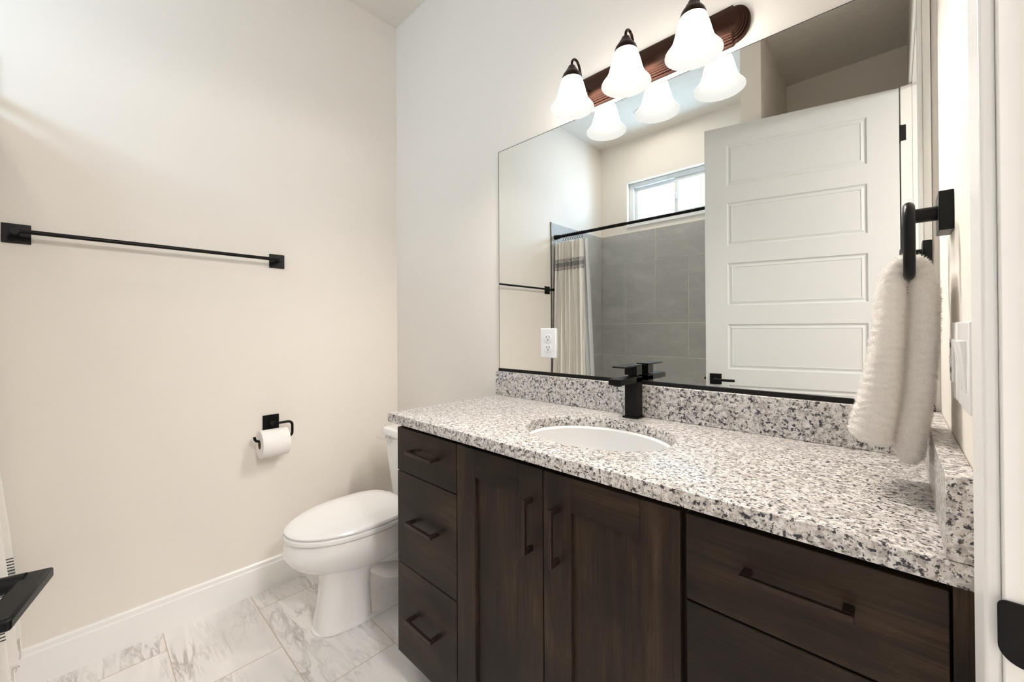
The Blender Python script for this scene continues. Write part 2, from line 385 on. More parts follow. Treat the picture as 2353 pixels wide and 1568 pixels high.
bx(bm, W - CT, W, YH - 0.0755, YS + 0.006, ZD + 0.006, ZD + 0.006 + CW)
struct('trim_3', bm, 'trim_white', 'flat white casing around the doorway, bathroom side', 'door casing', 0.003)

# tile surround of the tub (individual tile islands on a grout bed)
def tiles(name, label, rows, place, a0, a1, edge=None):
    bm = BM(); g = 0.0019
    def B(u0, u1, z0, z1, d0, d1, mi):
        p = [place(u0, d0), place(u1, d1)]
        bx(bm, min(p[0][0], p[1][0]), max(p[0][0], p[1][0]), min(p[0][1], p[1][1]), max(p[0][1], p[1][1]), z0, z1, mi)
    B(a0, a1, rows[-1][0], rows[0][1], 0, 0.0085, 1)
    for z0, z1, j0, st in rows:
        e = [a0]; v = j0 - st * 30
        while v < a1 - 0.01:
            if v > a0 + 0.01: e.append(v)
            v += st
        e.append(a1)
        for q0, q1 in zip(e, e[1:]): B(q0 + g, q1 - g, z0 + g, z1 - g, 0.0085, 0.0105, 0)
    if edge: B(edge[0], edge[1], rows[-1][0], rows[0][1] + 0.004, 0, 0.012, 2)
    return struct(name, bm, ['grey_tile', 'grout', 'steel_edge'], label, 'wall tile', smooth=False)
ZT = 2.066
RB = [(1.789, ZT, .5526, .578), (1.2206, 1.789, .2587, .289), (.9259, 1.2206, .2556, .578), (.631, .9259, .5445, .578), (.45, .631, .2556, .578)]
tiles('wall_tile_back', 'grey stone-look tile on the wall under the small window', RB, lambda a, d: (a, YB + d), 0.0105, 1.4175)
RL = [(1.789, ZT, -1.70, .578), (1.2206, 1.789, -1.966, .289), (.9259, 1.2206, -1.95, .578), (.631, .9259, -1.70, .578), (.0, .631, -1.95, .578)]
tiles('wall_tile_left', 'grey stone-look tile on the wall beside the shower curtain', RL, lambda a, d: (d, a), YB + 0.0106, -1.452, edge=(-1.452, -1.449))
tiles('wall_tile_right', 'grey stone-look tile on the stub wall at the far tub end', RL, lambda a, d: (1.428 - d, a), YB + 0.0106, -1.472, edge=(-1.4725, -1.4705))

# ------------------------------------------------------------------ recessed ceiling light over the tub, added hall fill light
bm = BM(); lathe(bm, [(0.050, 0.0), (0.050, -0.004), (0.075, -0.007), (0.082, -0.004), (0.083, 0.0)], (0.645, -1.864, H), 36)
can = thing('recessed_light', 'round white recessed downlight in the ceiling over the tub', 'ceiling light', (0.645, -1.864, H))
obj('light_trim', bm, 'trim_white', can)
bm = BM(); lathe(bm, [(0.0001, -0.003), (0.050, -0.003), (0.050, 0.0)], (0.645, -1.864, H), 36); obj('light_lens', bm, 'can_glow', can)

HZ = 2.47
hl = thing('hall_fill_light', 'added round bowl fill light in the unseen hall outside the doorway', 'ceiling light', (3.2, -0.93, HZ))  # added lamp, out of view, brightens the room through the doorway
bm = BM(); lathe(bm, [(0.165, 0.0), (0.170, -0.008), (0.172, -0.016), (0.166, -0.020), (0.160, -0.016)], (3.2, -0.93, HZ), 40); obj('light_rim', bm, 'trim_white', hl)
bm = BM(); lathe(bm, [(0.0001, -0.112), (0.04, -0.109), (0.08, -0.098), (0.12, -0.076), (0.148, -0.047), (0.161, -0.018)], (3.2, -0.93, HZ), 40); obj('light_bowl', bm, 'hall_fill_glow', hl)
bm = BM(); bx(bm, W + T, HX, -3.1, 1.2, HZ, HZ + 0.05); struct('ceiling_hall', bm, 'ceiling_paint', 'unseen painted hall ceiling, lowered so the added fill light shines in', 'ceiling')  # set low so the added lamp shines in under the door head

# ------------------------------------------------------------------ mirror
mx0, mx1, mz0, mz1 = 0.8398, 2.152, 0.9925, 1.9445
mir = thing('wall_mirror', 'large frameless mirror above the granite backsplash', 'mirror', ((mx0 + mx1) / 2, 0, mz0))
bm = BM(); bx(bm, mx0, mx1, -0.0035, -0.0005, mz0 + 0.003, mz1); obj('mirror_glass', bm, 'mirror_glass', mir, smooth=False)
bm = BM(); e = 0.0016
bx(bm, mx0 - e, mx0, -0.0042, -0.0004, mz0, mz1 + e); bx(bm, mx1, mx1 + e, -0.0042, -0.0004, mz0, mz1 + e); bx(bm, mx0, mx1, -0.0042, -0.0004, mz1, mz1 + e)
obj('mirror_edge', bm, 'steel_edge', mir)
bm = BM(); bx(bm, mx0 - 0.002, mx1 + 0.002, -0.0095, -0.0003, mz0, mz0 + 0.0125); obj('mirror_channel', bm, 'black_channel', mir, 0.001)

# outlet cut into the mirror
def outlet_plate(name, label, cat, c, ux, n, w, h, kind, group=None):
    c = Vector(c); ux = Vector(ux); n = Vector(n)
    root = thing(name, label, cat, c, group)
    def B(bm, a0, a1, z0, z1, d0, d1):
        p = [c + ux * a0 + n * d0, c + ux * a1 + n * d1]
        bx(bm, min(p[0].x, p[1].x), max(p[0].x, p[1].x), min(p[0].y, p[1].y), max(p[0].y, p[1].y), c.z + z0, c.z + z1)
    bm = BM(); B(bm, -w / 2, w / 2, -h / 2, h / 2, 0, 0.0055); obj('cover_plate', bm, 'plastic_white', root, 0.003, bseg=3)
    if kind == 'duplex':
        for zc in (0.0195, -0.0195):
            bm = BM()
            out = []
            for q in range(32):
                a = 2 * math.pi * q / 32
                x = 0.0172 * math.cos(a); z = max(-0.0135, min(0.0135, 0.0172 * math.sin(a))); out.append((x, z))
            loft(bm, [[tuple(c + ux * x + n * d + Vector((0, 0, zc + z))) for x, z in out] for d in (0.0053, 0.0072)])
            s = obj('socket', bm, 'plastic_white', root, 0.0006)
            for q in ((-0.0078, -0.0058, zc + 0.000, zc + 0.008), (0.0055, 0.0075, zc - 0.0005, zc + 0.0085), (-0.0022, 0.0022, zc - 0.0092, zc - 0.0048)):
                bm = BM(); B(bm, *q, 0.0068, 0.0076); obj('slot', bm, 'dark_slot', s)
        bm = BM(); B(bm, -0.002, 0.002, -0.002, 0.002, 0.0053, 0.0066); obj('screw', bm, 'plastic_white', root)
    elif kind == 'rocker':
        for ac in (-0.023, 0.023):
            bm = BM()
            prof = [(-0.033, 0.0068), (0.0, 0.0085), (0.033, 0.0125), (0.033, 0.004), (-0.033, 0.004)]
            loft(bm, [[tuple(c + ux * (ac + sgn * 0.0165) + n * d + Vector((0, 0, z))) for z, d in prof] for sgn in (-1, 1)])
            obj('rocker_switch', bm, 'plastic_white', root, 0.001)
    elif kind == 'decora':
        bm = BM(); B(bm, -0.0165, 0.0165, -0.033, 0.033, 0.005, 0.0085); s = obj('socket', bm, 'plastic_white', root, 0.0015)
        for zc in (0.019, -0.019):
            for xc in (-0.0065, 0.0065):
                bm = BM(); B(bm, xc - .001, xc + .001, zc, zc + .008, .008, .0089); obj('slot', bm, 'dark_slot', s)
        for zc in (-0.0035, 0.0035):
            bm = BM(); B(bm, -0.006, 0.006, zc - .0025, zc + .0025, .008, .0098); obj('reset_button', bm, 'plastic_white', s)
    return root
outlet_plate('power_outlet', 'white duplex outlet plate set into the lower left of the mirror', 'outlet', (1.112, -0.0038, 1.1185), (1, 0, 0), (0, -1, 0), 0.0755, 0.1145, 'duplex')
outlet_plate('power_outlet', 'white outlet plate on the right wall behind the hanging towel', 'outlet', (W - 0.0003, -0.335, 1.122), (0, 1, 0), (-1, 0, 0), 0.078, 0.116, 'decora')
outlet_plate('light_switch', 'white double rocker switch plate beside the door casing', 'switch', (W - 0.0003, -0.452, 1.122), (0, 1, 0), (-1, 0, 0), 0.118, 0.116, 'rocker')

# ------------------------------------------------------------------ vanity light
LX = (1.304, 1.502, 1.7005)
bx0, bx1, bz0, bz1 = 1.192, 1.816, 1.962, 2.074
vl = thing('vanity_light', 'three-bulb bronze bar light with frosted bell shades above the mirror', 'wall light', ((bx0 + bx1) / 2, 0, (bz0 + bz1) / 2))
def plate_outline(ins):
    h0, h1 = bz0 + ins, bz1 - ins; zc = (bz0 + bz1) / 2; xe = 0.040; lip = 0.006
    pts = []; n = 18
    xr = bx1 - xe - 0.006; xl = bx0 + xe + 0.006
    rz = (h1 - h0) / 2 - lip; rx = xe - ins
    rt = [(xr, h0)] + [(xr + 0.004 + max(rx, 0.006) * math.cos(math.radians(a)), zc + rz * math.sin(math.radians(a))) for a in [-90 + 180 * q / n for q in range(n + 1)]] + [(xr, h1)]
    lf = [(xl, h1)] + [(xl - 0.004 - max(rx, 0.006) * math.cos(math.radians(a)), zc + rz * math.sin(math.radians(a))) for a in [90 - 180 * q / n for q in range(n + 1)]] + [(xl, h0)]
    return rt + lf
bm = BM(); rings = []
prev = 0.0
for ins, y in ((0.0, 0.010), (0.006, 0.0155), (0.012, 0.0195), (0.018, 0.0225), (0.024, 0.0245)):
    rings.append([(x, -prev - 0.0002, z) for x, z in plate_outline(ins)])
    rings.append([(x, -y + 0.0012, z) for x, z in plate_outline(ins)])
    rings.append([(x, -y, z) for x, z in plate_outline(ins + 0.0016)])
    prev = y
loft(bm, rings); obj('backplate', bm, 'bronze', vl)
SY = -0.115
for x in LX:
    bm = BM()
    pts2 = [(x, -0.024, 2.010), (x, -0.038, 2.011), (x, -0.050, 2.020), (x, -0.058, 2.038), (x, -0.064, 2.062), (x, -0.072, 2.084), (x, -0.084, 2.0945), (x, -0.098, 2.0945), (x, -0.109, 2.086), (x, SY, 2.076), (x, SY, 2.055)]
    # smooth the path
    P2 = [Vector(p) for p in pts2]
    for _ in range(4):
        Q = [P2[0]]
        for a, b in zip(P2, P2[1:]): Q += [a * .75 + b * .25, a * .25 + b * .75]
        P2 = Q + [P2[-1]]
    tube(bm, P2, 0.0042, 12)
    arm = obj('arm', bm, 'dark_bronze', vl)
    bm = BM(); tube(bm, [(x, -0.0235, 2.010), (x, -0.029, 2.010), (x, -0.031, 2.010)], [0.011, 0.0105, 0.007], 18); obj('arm_collar', bm, 'bronze', arm)
    bm = BM(); lathe(bm, [(0.0001, 2.0640), (0.009, 2.0635), (0.0125, 2.060), (0.0140, 2.054), (0.0155, 2.052), (0.019, 2.0485), (0.0205, 2.0435), (0.022, 2.042), (0.0265, 2.037), (0.0305, 2.031), (0.0335, 2.022), (0.0345, 2.0125), (0.032, 2.0125), (0.028, 2.025), (0.018, 2.036), (0.0001, 2.038)], (x, SY, 0), 36)
    obj('socket_cup', bm, 'dark_bronze', arm)
    outer = [(0.0310, 2.024), (0.0350, 2.0125), (0.0395, 1.998), (0.0440, 1.982), (0.0475, 1.967), (0.0510, 1.954), (0.0555, 1.943), (0.0610, 1.934), (0.0668, 1.9265), (0.0710, 1.9210), (0.0728, 1.9185)]
    inner = [(rr - 0.0030, zz + 0.0005) for rr, zz in outer][::-1]
    bm = BM(); lathe(bm, outer + [(0.0734, 1.9170), (0.0718, 1.9166)] + inner, (x, SY, 0), 48)
    bm.faces.ensure_lookup_table()
    for i, fc in enumerate(bm.faces): fc.material_index = 1 if i // 48 >= len(outer) else 0
    obj('bell_shade', bm, ['frosted_shade', 'frosted_shade_inside'], vl)
    bm = BM(); prof = [(0.0001, 1.923)] + [(0.029 * math.sin(math.radians(a)), 1.952 - 0.029 * math.cos(math.radians(a))) for a in range(15, 136, 12)] + [(0.014, 1.985), (0.0125, 2.02)]
    lathe(bm, prof, (x, SY, 0), 28); obj('bulb', bm, 'bulb_glow', vl)

# ------------------------------------------------------------------ countertop and splashes
cx0, cyf, cz, cb = 0.8318, -0.5355, 0.8907, 0.8615
ecx, ecy, ea, eb = 1.4886, -0.2777, 0.2105, 0.1652
def slab_with_hole(bm, x0, x1, y0, y1, z0, z1, n=72):
    inner = [(ecx + ea * math.cos(2 * math.pi * q / n), ecy + eb * math.sin(2 * math.pi * q / n)) for q in range(n)]
    def hit(q):
        a = 2 * math.pi * q / n; dx, dy = math.cos(a) * ea, math.sin(a) * eb
        t = 1e9
        if dx > 1e-9: t = min(t, (x1 - ecx) / dx)
        if dx < -1e-9: t = min(t, (x0 - ecx) / dx)
        if dy > 1e-9: t = min(t, (y1 - ecy) / dy)
        if dy < -1e-9: t = min(t, (y0 - ecy) / dy)
        return (ecx + dx * t, ecy + dy * t)
    outer = [hit(q) for q in range(n)]
    for cxx, cyy in ((x0, y0), (x1, y0), (x1, y1), (x0, y1)):   # snap the nearest sample to each corner
        i = min(range(n), key=lambda q: (outer[q][0] - cxx) ** 2 + (outer[q][1] - cyy) ** 2); outer[i] = (cxx, cyy)
    ch = 0.003
    def ring(pts, z): return [bm.verts.new((p[0], p[1], z)) for p in pts]
    def insd(pts, d): return [(max(x0 + d, min(x1 - d, p[0])), max(y0 + d, min(y1 - d, p[1]))) for p in pts]
    rings = [ring(inner, z0), ring(inner, z1 - 0.002), ring([(ecx + (p[0] - ecx) * 1.008, ecy + (p[1] - ecy) * 1.008) for p in inner], z1), ring(insd(outer, ch), z1), ring(insd(outer, ch * .3), z1 - ch * .3), ring(outer, z1 - ch), ring(outer, z0)]
    for a, b in zip(rings, rings[1:] + rings[:1]):
        for q in range(n):
            w = (q + 1) % n; bm.faces.new((a[q], a[w], b[w], b[q]))
bm = BM(); slab_with_hole(bm, cx0, W - 0.0005, cyf, -0.0005, cb, cz)
ct = obj('countertop', bm, 'granite'); tag(ct, 'speckled granite vanity top with an oval sink cutout', 'countertop')
bm = BM(); bx(bm, cx0 + 0.0005, W - 0.0005, -0.0209, -0.0005, cz + 0.0003, mz0 - 0.0003)
tag(obj('backsplash', bm, 'granite', None, 0.0015), 'long low granite backsplash strip under the mirror', 'backsplash')
bm = BM(); bx(bm, 2.1352, W - 0.0006, cyf + 0.001, -0.0213, cz + 0.0003, mz0 - 0.0003)
tag(obj('side_splash', bm, 'granite', None, 0.0015), 'granite splash strip against the right wall under the towel', 'backsplash')
# sink
bm = BM(); n = 56
def el(s, z, dz=0): return [(ecx + (ea + s) * math.cos(2 * math.pi * q / n), ecy + (eb + s) * math.sin(2 * math.pi * q / n), z) for q in range(n)]
def elf(fr, z): return [(ecx + ea * fr * math.cos(2 * math.pi * q / n), ecy + eb * fr * math.sin(2 * math.pi * q / n), z) for q in range(n)]
top = cb - 0.0004
rg = [el(0.012, top - 0.012), el(0.012, top), el(-0.001, top), el(-0.006, top - 0.006)]
for i in range(1, 11):
    t = i / 10; rg.append(elf((1 - t ** 3.0) * 0.9 + 0.07, top - 0.006 - 0.135 * math.sin(t * math.pi / 2) ** 0.9))
rg2 = [elf((1 - (i / 10) ** 3.0) * 0.9 + 0.115, top - 0.022 - 0.135 * math.sin(i / 10 * math.pi / 2) ** 0.9) for i in range(10, 0, -1)]
loft(bm, rg + rg2 + [el(0.012, top - 0.012)], True, False, False)
bmesh.ops.remove_doubles(bm, verts=bm.verts, dist=1e-5)
sink = thing('undermount_sink', 'white oval porcelain undermount sink in the granite top', 'sink', (ecx, ecy, top - 0.15))
obj('basin', bm, 'porcelain', sink)
bm = BM(); lathe(bm, [(0.0001, -0.1395), (0.012, -0.1395), (0.014, -0.137), (0.022, -0.1375), (0.024, -0.142)], (ecx, ecy, top), 30); obj('drain', bm, 'chrome', sink)
# faucet
fx, fy = 1.4838, -0.0405
fw = 0.0205
fct = thing('faucet', 'black square single-hole faucet behind the oval sink', 'faucet', (fx, fy - 0.0, cz))
y0 = -0.0640; y1 = -0.0240     # body front / back
bm = BM(); bx(bm, fx - 0.0265, fx + 0.0265, y0 - 0.005, y1 + 0.002, cz + 0.0002, cz + 0.005); obj('base_plate', bm, 'black_metal', fct, 0.0008)
bm = BM(); bx(bm, fx - fw, fx + fw, y0, y1, cz + 0.005, 1.020); obj('body', bm, 'black_metal', fct, 0.0015)
bm = BM(); bx(bm, fx - fw, fx + fw, y0 - 0.101, y1, 1.0035, 1.0215); sp = obj('spout', bm, 'black_metal', fct, 0.0012)
bm = BM(); tube(bm, [(fx, y0 - 0.083, 1.004), (fx, y0 - 0.083, 0.9995)], 0.0115, 22); obj('aerator', bm, 'black_metal', sp)
bm = BM(); tube(bm, [(fx, (y0 + y1) / 2, 1.021), (fx, (y0 + y1) / 2, 1.0265)], 0.0165, 24); obj('handle_neck', bm, 'black_metal', fct)
bm = BM()
bx(bm, fx - fw, fx + fw, y0, y1 - 0.001, 1.0265, 1.054)
obj('handle_block', bm, 'black_metal', fct, 0.0012)
bm = BM()
loft(bm, [[(fx - fw, y1 - 0.001, 1.0545), (fx + fw, y1 - 0.001, 1.0545), (fx + fw, y1 - 0.001, 1.0595), (fx - fw, y1 - 0.001, 1.0595)], [(fx - fw, y0 - 0.078, 1.0535), (fx + fw, y0 - 0.078, 1.0535), (fx + fw, y0 - 0.078, 1.0580), (fx - fw, y0 - 0.078, 1.0580)]])
obj('handle_lever', bm, 'black_metal', fct, 0.001)

# ------------------------------------------------------------------ vanity cabinets
FY = -0.5248        # front faces
FT = 0.019
ztop, zbot = 0.8485, 0.104
def pull(parent, a, b, axis, z=None, x=None):
    """bar pull with two square posts; a..b along x (or z)"""
    bm = BM(); y = FY
    if axis == 'x':
        bx(bm, a, b, y - 0.0320, y - 0.0225, z - 0.0045, z + 0.0045)
        for p0, p1 in ((a + .0005, a + 0.0135), (b - 0.0135, b - .0005)): bx(bm, p0, p1, y - 0.0232, y + 0.0005, z - 0.0044, z + 0.0044)
    else:
        bx(bm, x - 0.0045, x + 0.0045, y - 0.0320, y - 0.0225, a, b)
        for p0, p1 in ((a + .0005, a + 0.0135), (b - 0.0135, b - .0005)): bx(bm, x - 0.0044, x + 0.0044, y - 0.0232, y + 0.0005, p0, p1)
    return obj('bar_pull', bm, 'pull_bronze', parent, 0.0012)
def carcass(x0, x1, root, filler=None):
    bm = BM(); t = 0.016; yb = -0.002; yf = FY + FT + 0.0005; zt = cb - 0.0015
    bx(bm, x0, x0 + t, yf, yb, 0.1, zt); bx(bm, x1 - t, x1, yf, yb, 0.1, zt); bx(bm, x0 + t, x1 - t, yf, yb, 0.1, 0.1 + t); bx(bm, x0 + t, x1 - t, yb - 0.006, yb, 0.1 + t, zt - 0.08 if False else zt)
    bx(bm, x0 + t, x1 - t, yf, yf + 0.035, zt - t, zt)
    obj('carcass', bm, 'wood_up', root)
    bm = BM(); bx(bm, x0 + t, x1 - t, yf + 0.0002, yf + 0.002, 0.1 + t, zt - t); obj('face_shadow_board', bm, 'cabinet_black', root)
    bm = BM(); bx(bm, x0, x1, FY + 0.075, FY + 0.09, 0.0003, 0.0998); obj('toe_kick', bm, 'cabinet_black', root)
def drawer(root, x0, x1, z0, z1, pw):
    bm = BM(); bx(bm, x0, x1, FY, FY + FT, z0, z1); d = obj('drawer', bm, 'wood_along', root, 0.0015)
    return d
G = 0.0016
def bank(label, x0, x1, seams, pz, pl, drop=0):
    root = thing('drawer_cabinet', label, 'cabinet', ((x0 + x1) / 2, FY / 2, 0))
    carcass(x0, x1, root)
    for (z0, z1), zp in zip(seams, pz):
        d = drawer(root, x0 + G - drop, x1 - G - (0.0 if not drop else 0.018), z0, z1, pl)
        pull(d, pl[0], pl[1], 'x', z=zp)
    return root
bank('dark-stained three-drawer vanity cabinet nearest the toilet', 0.8735, 1.1868, ((0.7065, ztop), (0.4045, 0.7035), (zbot, 0.4015)), (0.786, 0.563, 0.258), (0.965, 1.103))
rb = thing('drawer_cabinet', 'dark-stained wide-drawer vanity cabinet beside the doorway', 'cabinet', (1.98, FY / 2, 0))
carcass(1.8190, 2.1590, rb)
for (z0, z1), zp in zip(((0.6995, ztop), (0.4045, 0.6960), (zbot, 0.4010)), (0.786, 0.56, 0.258)):
    d = drawer(rb, 1.8222, 2.1380, z0, z1, None); pull(d, 1.912, 2.050, 'x', z=zp)
bm = BM(); bx(bm, 2.1412, 2.1590, FY + 0.004, FY + FT, 0.1, cb - 0.0015); obj('filler_strip', bm, 'wood_up', rb)
sb = thing('sink_cabinet', 'dark-stained two-door sink cabinet in the middle of the vanity', 'cabinet', (1.4995, FY / 2, 0))
carcass(1.1872, 1.8186, sb)
for (x0, x1, hx, hs) in ((1.1884, 1.4985, 1.4660, -1), (1.5012, 1.8118, 1.5430, 1)):
    bm = BM(); st = 0.0760; rl = 0.0765
    bx(bm, x0, x0 + st, FY, FY + FT, zbot, ztop); bx(bm, x1 - st, x1, FY, FY + FT, zbot, ztop)
    bx(bm, x0 + st, x1 - st, FY, FY + FT, ztop - rl, ztop, 1); bx(bm, x0 + st, x1 - st, FY, FY + FT, zbot, zbot + rl, 1)
    d = obj('door', bm, ['wood_up', 'wood_along'], sb, 0.0012)
    bm = BM(); bx(bm, x0 + st, x1 - st, FY + 0.010, FY + 0.016, zbot + rl, ztop - rl); obj('door_panel', bm, 'wood_up', d)
    pull(d, 0.651, 0.779, 'z', x=hx)

# ------------------------------------------------------------------ toilet
TX = 0.448
toi = thing('toilet', 'white two-piece toilet with elongated closed seat beside the vanity', 'toilet', (TX, -0.38, 0))
def egg(yb, yf, hw, z, n=44, pw=2.0, wide=0.42, bp=2.0, hb=None):
    """outline; widest point at fraction `wide` from the back; pw = front exponent, bp = back exponent"""
    ym = yb + (yf - yb) * wide; out = []
    for q in range(n):
        a = 2 * math.pi * q / n; c, s = math.cos(a), math.sin(a)
        e = pw if s < 0 else bp
        x = hw * math.copysign(abs(c) ** (2 / e), c); y = math.copysign(abs(s) ** (2 / e), s)
        y = ym + (y * (ym - yf) if y < 0 else y * (yb - ym)); out.append((TX + x, y, z))
    return out
bm = BM()
# bowl and rim
loft(bm, [egg(-0.30, -0.600, 0.070, 0.205, wide=.4, bp=3), egg(-0.27, -0.625, 0.095, 0.225, wide=.42, bp=3), egg(-0.24, -0.668, 0.126, 0.250), egg(-0.22, -0.708, 0.152, 0.280), egg(-0.205, -0.728, 0.166, 0.305), egg(-0.20, -0.737, 0.174, 0.322), egg(-0.20, -0.740, 0.178, 0.334), egg(-0.20, -0.7405, 0.180, 0.350), egg(-0.205, -0.735, 0.178, 0.372), egg(-0.21, -0.728, 0.174, 0.381), egg(-0.22, -0.715, 0.165, 0.384)])
# front pedestal
def ped(yb, yf, hw, z): return egg(yb, yf, hw, z, pw=2.6, bp=7, wide=.55)
loft(bm, [ped(-0.425, -0.632, 0.080, 0.004), ped(-0.425, -0.630, 0.0795, 0.02), ped(-0.430, -0.618, 0.075, 0.08), ped(-0.432, -0.610, 0.073, 0.14), ped(-0.425, -0.612, 0.077, 0.19), ped(-0.40, -0.625, 0.086, 0.225), ped(-0.38, -0.64, 0.10, 0.25)])
# trapway behind
def trp(yb, yf, hw, z): return egg(yb, yf, hw, z, pw=4, bp=4, wide=.5)
loft(bm, [trp(-0.13, -0.46, 0.080, 0.004), trp(-0.13, -0.46, 0.079, 0.035), trp(-0.14, -0.46, 0.062, 0.055), trp(-0.15, -0.46, 0.056, 0.09), trp(-0.16, -0.46, 0.060, 0.15), trp(-0.15, -0.45, 0.075, 0.20), trp(-0.13, -0.42, 0.105, 0.26), trp(-0.08, -0.36, 0.135, 0.32), trp(-0.05, -0.33, 0.150, 0.350), trp(-0.05, -0.30, 0.150, 0.374)])
for sgn in (1, -1):
    tube(bm, [(TX + sgn * 0.048, -0.43, 0.20), (TX + sgn * 0.056, -0.36, 0.155), (TX + sgn * 0.060, -0.30, 0.13), (TX + sgn * 0.056, -0.24, 0.13), (TX + sgn * 0.05, -0.18, 0.17)], [0.03, 0.036, 0.038, 0.034, 0.03], 16)
# foot flange
loft(bm, [egg(-0.12, -0.640, 0.088, 0.0005, pw=2.6, bp=5, wide=.55), egg(-0.12, -0.640, 0.088, 0.006, pw=2.6, bp=5, wide=.55), egg(-0.125, -0.634, 0.082, 0.009, pw=2.6, bp=5, wide=.55)])
obj('bowl', bm, 'porcelain', toi)
bm = BM(); loft(bm, [egg(-0.275, -0.728, 0.172, 0.3862, bp=3.2), egg(-0.27, -0.738, 0.181, 0.389, bp=3.2), egg(-0.27, -0.740, 0.1825, 0.396, bp=3.2), egg(-0.27, -0.738, 0.181, 0.403, bp=3.2), egg(-0.275, -0.732, 0.175, 0.4055, bp=3.2)]); obj('seat', bm, 'seat_plastic', toi)
bm = BM(); loft(bm, [egg(-0.275, -0.722, 0.168, 0.4078, bp=3.2), egg(-0.268, -0.735, 0.178, 0.410, bp=3.2), egg(-0.268, -0.736, 0.179, 0.416, bp=3.2), egg(-0.270, -0.731, 0.1755, 0.422, bp=3.2), egg(-0.28, -0.715, 0.163, 0.4265, bp=3.2), egg(-0.31, -0.66, 0.12, 0.4295, bp=2.6), egg(-0.37, -0.58, 0.06, 0.4305)]); obj('seat_lid', bm, 'seat_plastic', toi)
for sgn in (1, -1):
    bm = BM(); tube(bm, [(TX + sgn * 0.072 - 0.022, -0.262, 0.402), (TX + sgn * 0.072 + 0.022, -0.262, 0.402)], 0.0125, 16); obj('seat_hinge', bm, 'seat_plastic', toi, 0.002)
    bm = BM(); lathe(bm, [(0.0135, 0.0085), (0.0135, 0.018), (0.011, 0.024), (0.006, 0.027), (0.0001, 0.0275)], (TX + sgn * 0.070, -0.30, 0.0), 20); 
    for v in bm.verts: v.co.z += 0.028
    obj('bolt_cap', bm, 'porcelain', toi)
def rr(x0, x1, y0, y1, z, rad, seg=6):
    return [(a, b, z) for a, b in rect_round(x0, x1, y0, y1, (rad,) * 4, seg)]
bm = BM()
tk = [(0.365, 0.165, -0.200, -0.045), (0.380, 0.172, -0.207, -0.038), (0.45, 0.178, -0.214, -0.030), (0.56, 0.188, -0.224, -0.024), (0.655, 0.196, -0.232, -0.020), (0.663, 0.196, -0.232, -0.020)]
loft(bm, [rr(TX - hw, TX + hw, ya, yb, z, 0.030) for z, hw, ya, yb in tk]); obj('tank', bm, 'porcelain', toi)
bm = BM(); loft(bm, [rr(TX - hw, TX + hw, ya, yb, z, rd) for z, hw, ya, yb, rd in ((0.6640, 0.200, -0.236, -0.018, .03), (0.6665, 0.207, -0.243, -0.013, .034), (0.6880, 0.207, -0.243, -0.013, .034), (0.6950, 0.203, -0.239, -0.016, .032), (0.6990, 0.192, -0.228, -0.025, .028))]); obj('tank_lid', bm, 'porcelain', toi)
bm = BM(); tube(bm, [(TX - 0.128, -0.229, 0.645), (TX - 0.128, -0.246, 0.645)], 0.0135, 18); bx(bm, TX - 0.222, TX - 0.118, -0.2520, -0.2435, 0.638, 0.6525); obj('flush_lever', bm, 'chrome', toi, 0.002)

# ------------------------------------------------------------------ towel bar, paper holder, paper roll
tb = thing('towel_bar', 'long black towel bar on square plates on the left wall', 'towel bar', (0, -1.013, 1.4946))
bz = 1.4945
for yc in (-1.398, -0.6288):
    bm = BM(); bx(bm, 0.0003, 0.0075, yc - 0.0315, yc + 0.0315, bz - 0.0315, bz + 0.0315); pl = obj('wall_plate', bm, 'black_metal', tb, 0.001)
    bm = BM(); tube(bm, [(0.0075, yc, bz), (0.062, yc, bz)], 0.0085, 18); tube(bm, [(0.050, yc, bz), (0.0725, yc, bz)], 0.0115, 20); obj('post', bm, 'black_metal', pl, 0.001)
bm = BM(); tube(bm, [(0.0625, -1.387, bz), (0.0625, -0.640, bz)], 0.0072, 16); obj('bar', bm, 'black_metal', tb)
hz, hy = 0.754, -0.655
tp = thing('toilet_paper_holder', 'black hook paper holder with a square plate by the toilet', 'toilet paper holder', (0, hy, hz))
bm = BM(); bx(bm, 0.0003, 0.0075, hy - 0.033, hy + 0.033, hz - 0.033, hz + 0.033); obj('wall_plate', bm, 'black_metal', tp, 0.001)
bm = BM(); tube(bm, [(0.0075, hy, hz), (0.060, hy, hz)], 0.0095, 18); tube(bm, [(0.048, hy, hz), (0.0725, hy, hz)], 0.0125, 20); obj('post', bm, 'black_metal', tp, 0.001)
bm = BM(); zb = 0.6875
tube(bm, fillet_path([(0.062, hy + 0.010, hz + 0.002), (0.062, -0.583, hz + 0.002), (0.062, -0.583, zb), (0.062, -0.7355, zb), (0.062, -0.7355, zb + 0.022)], 0.021, 8), 0.0056, 14); obj('hook_arm', bm, 'black_metal', tp)
rl = thing('toilet_paper_roll', 'white toilet paper roll hanging on the black hook holder', 'toilet paper', (0.062, -0.660, 0.668))
def ycyl(bm, x, z, prof, seg=40):
    loft(bm, [[(x + rr_ * math.cos(2 * math.pi * q / seg), yy, z + rr_ * math.sin(2 * math.pi * q / seg)) for q in range(seg)] for rr_, yy in prof], True, False, False)
RZ = zb + 0.0058 - 0.0205
bm = BM(); ycyl(bm, 0.064, RZ, [(0.0205, -0.717), (0.0595, -0.717), (0.0600, -0.716), (0.0600, -0.609), (0.0595, -0.608), (0.0205, -0.608), (0.0205, -0.717)])
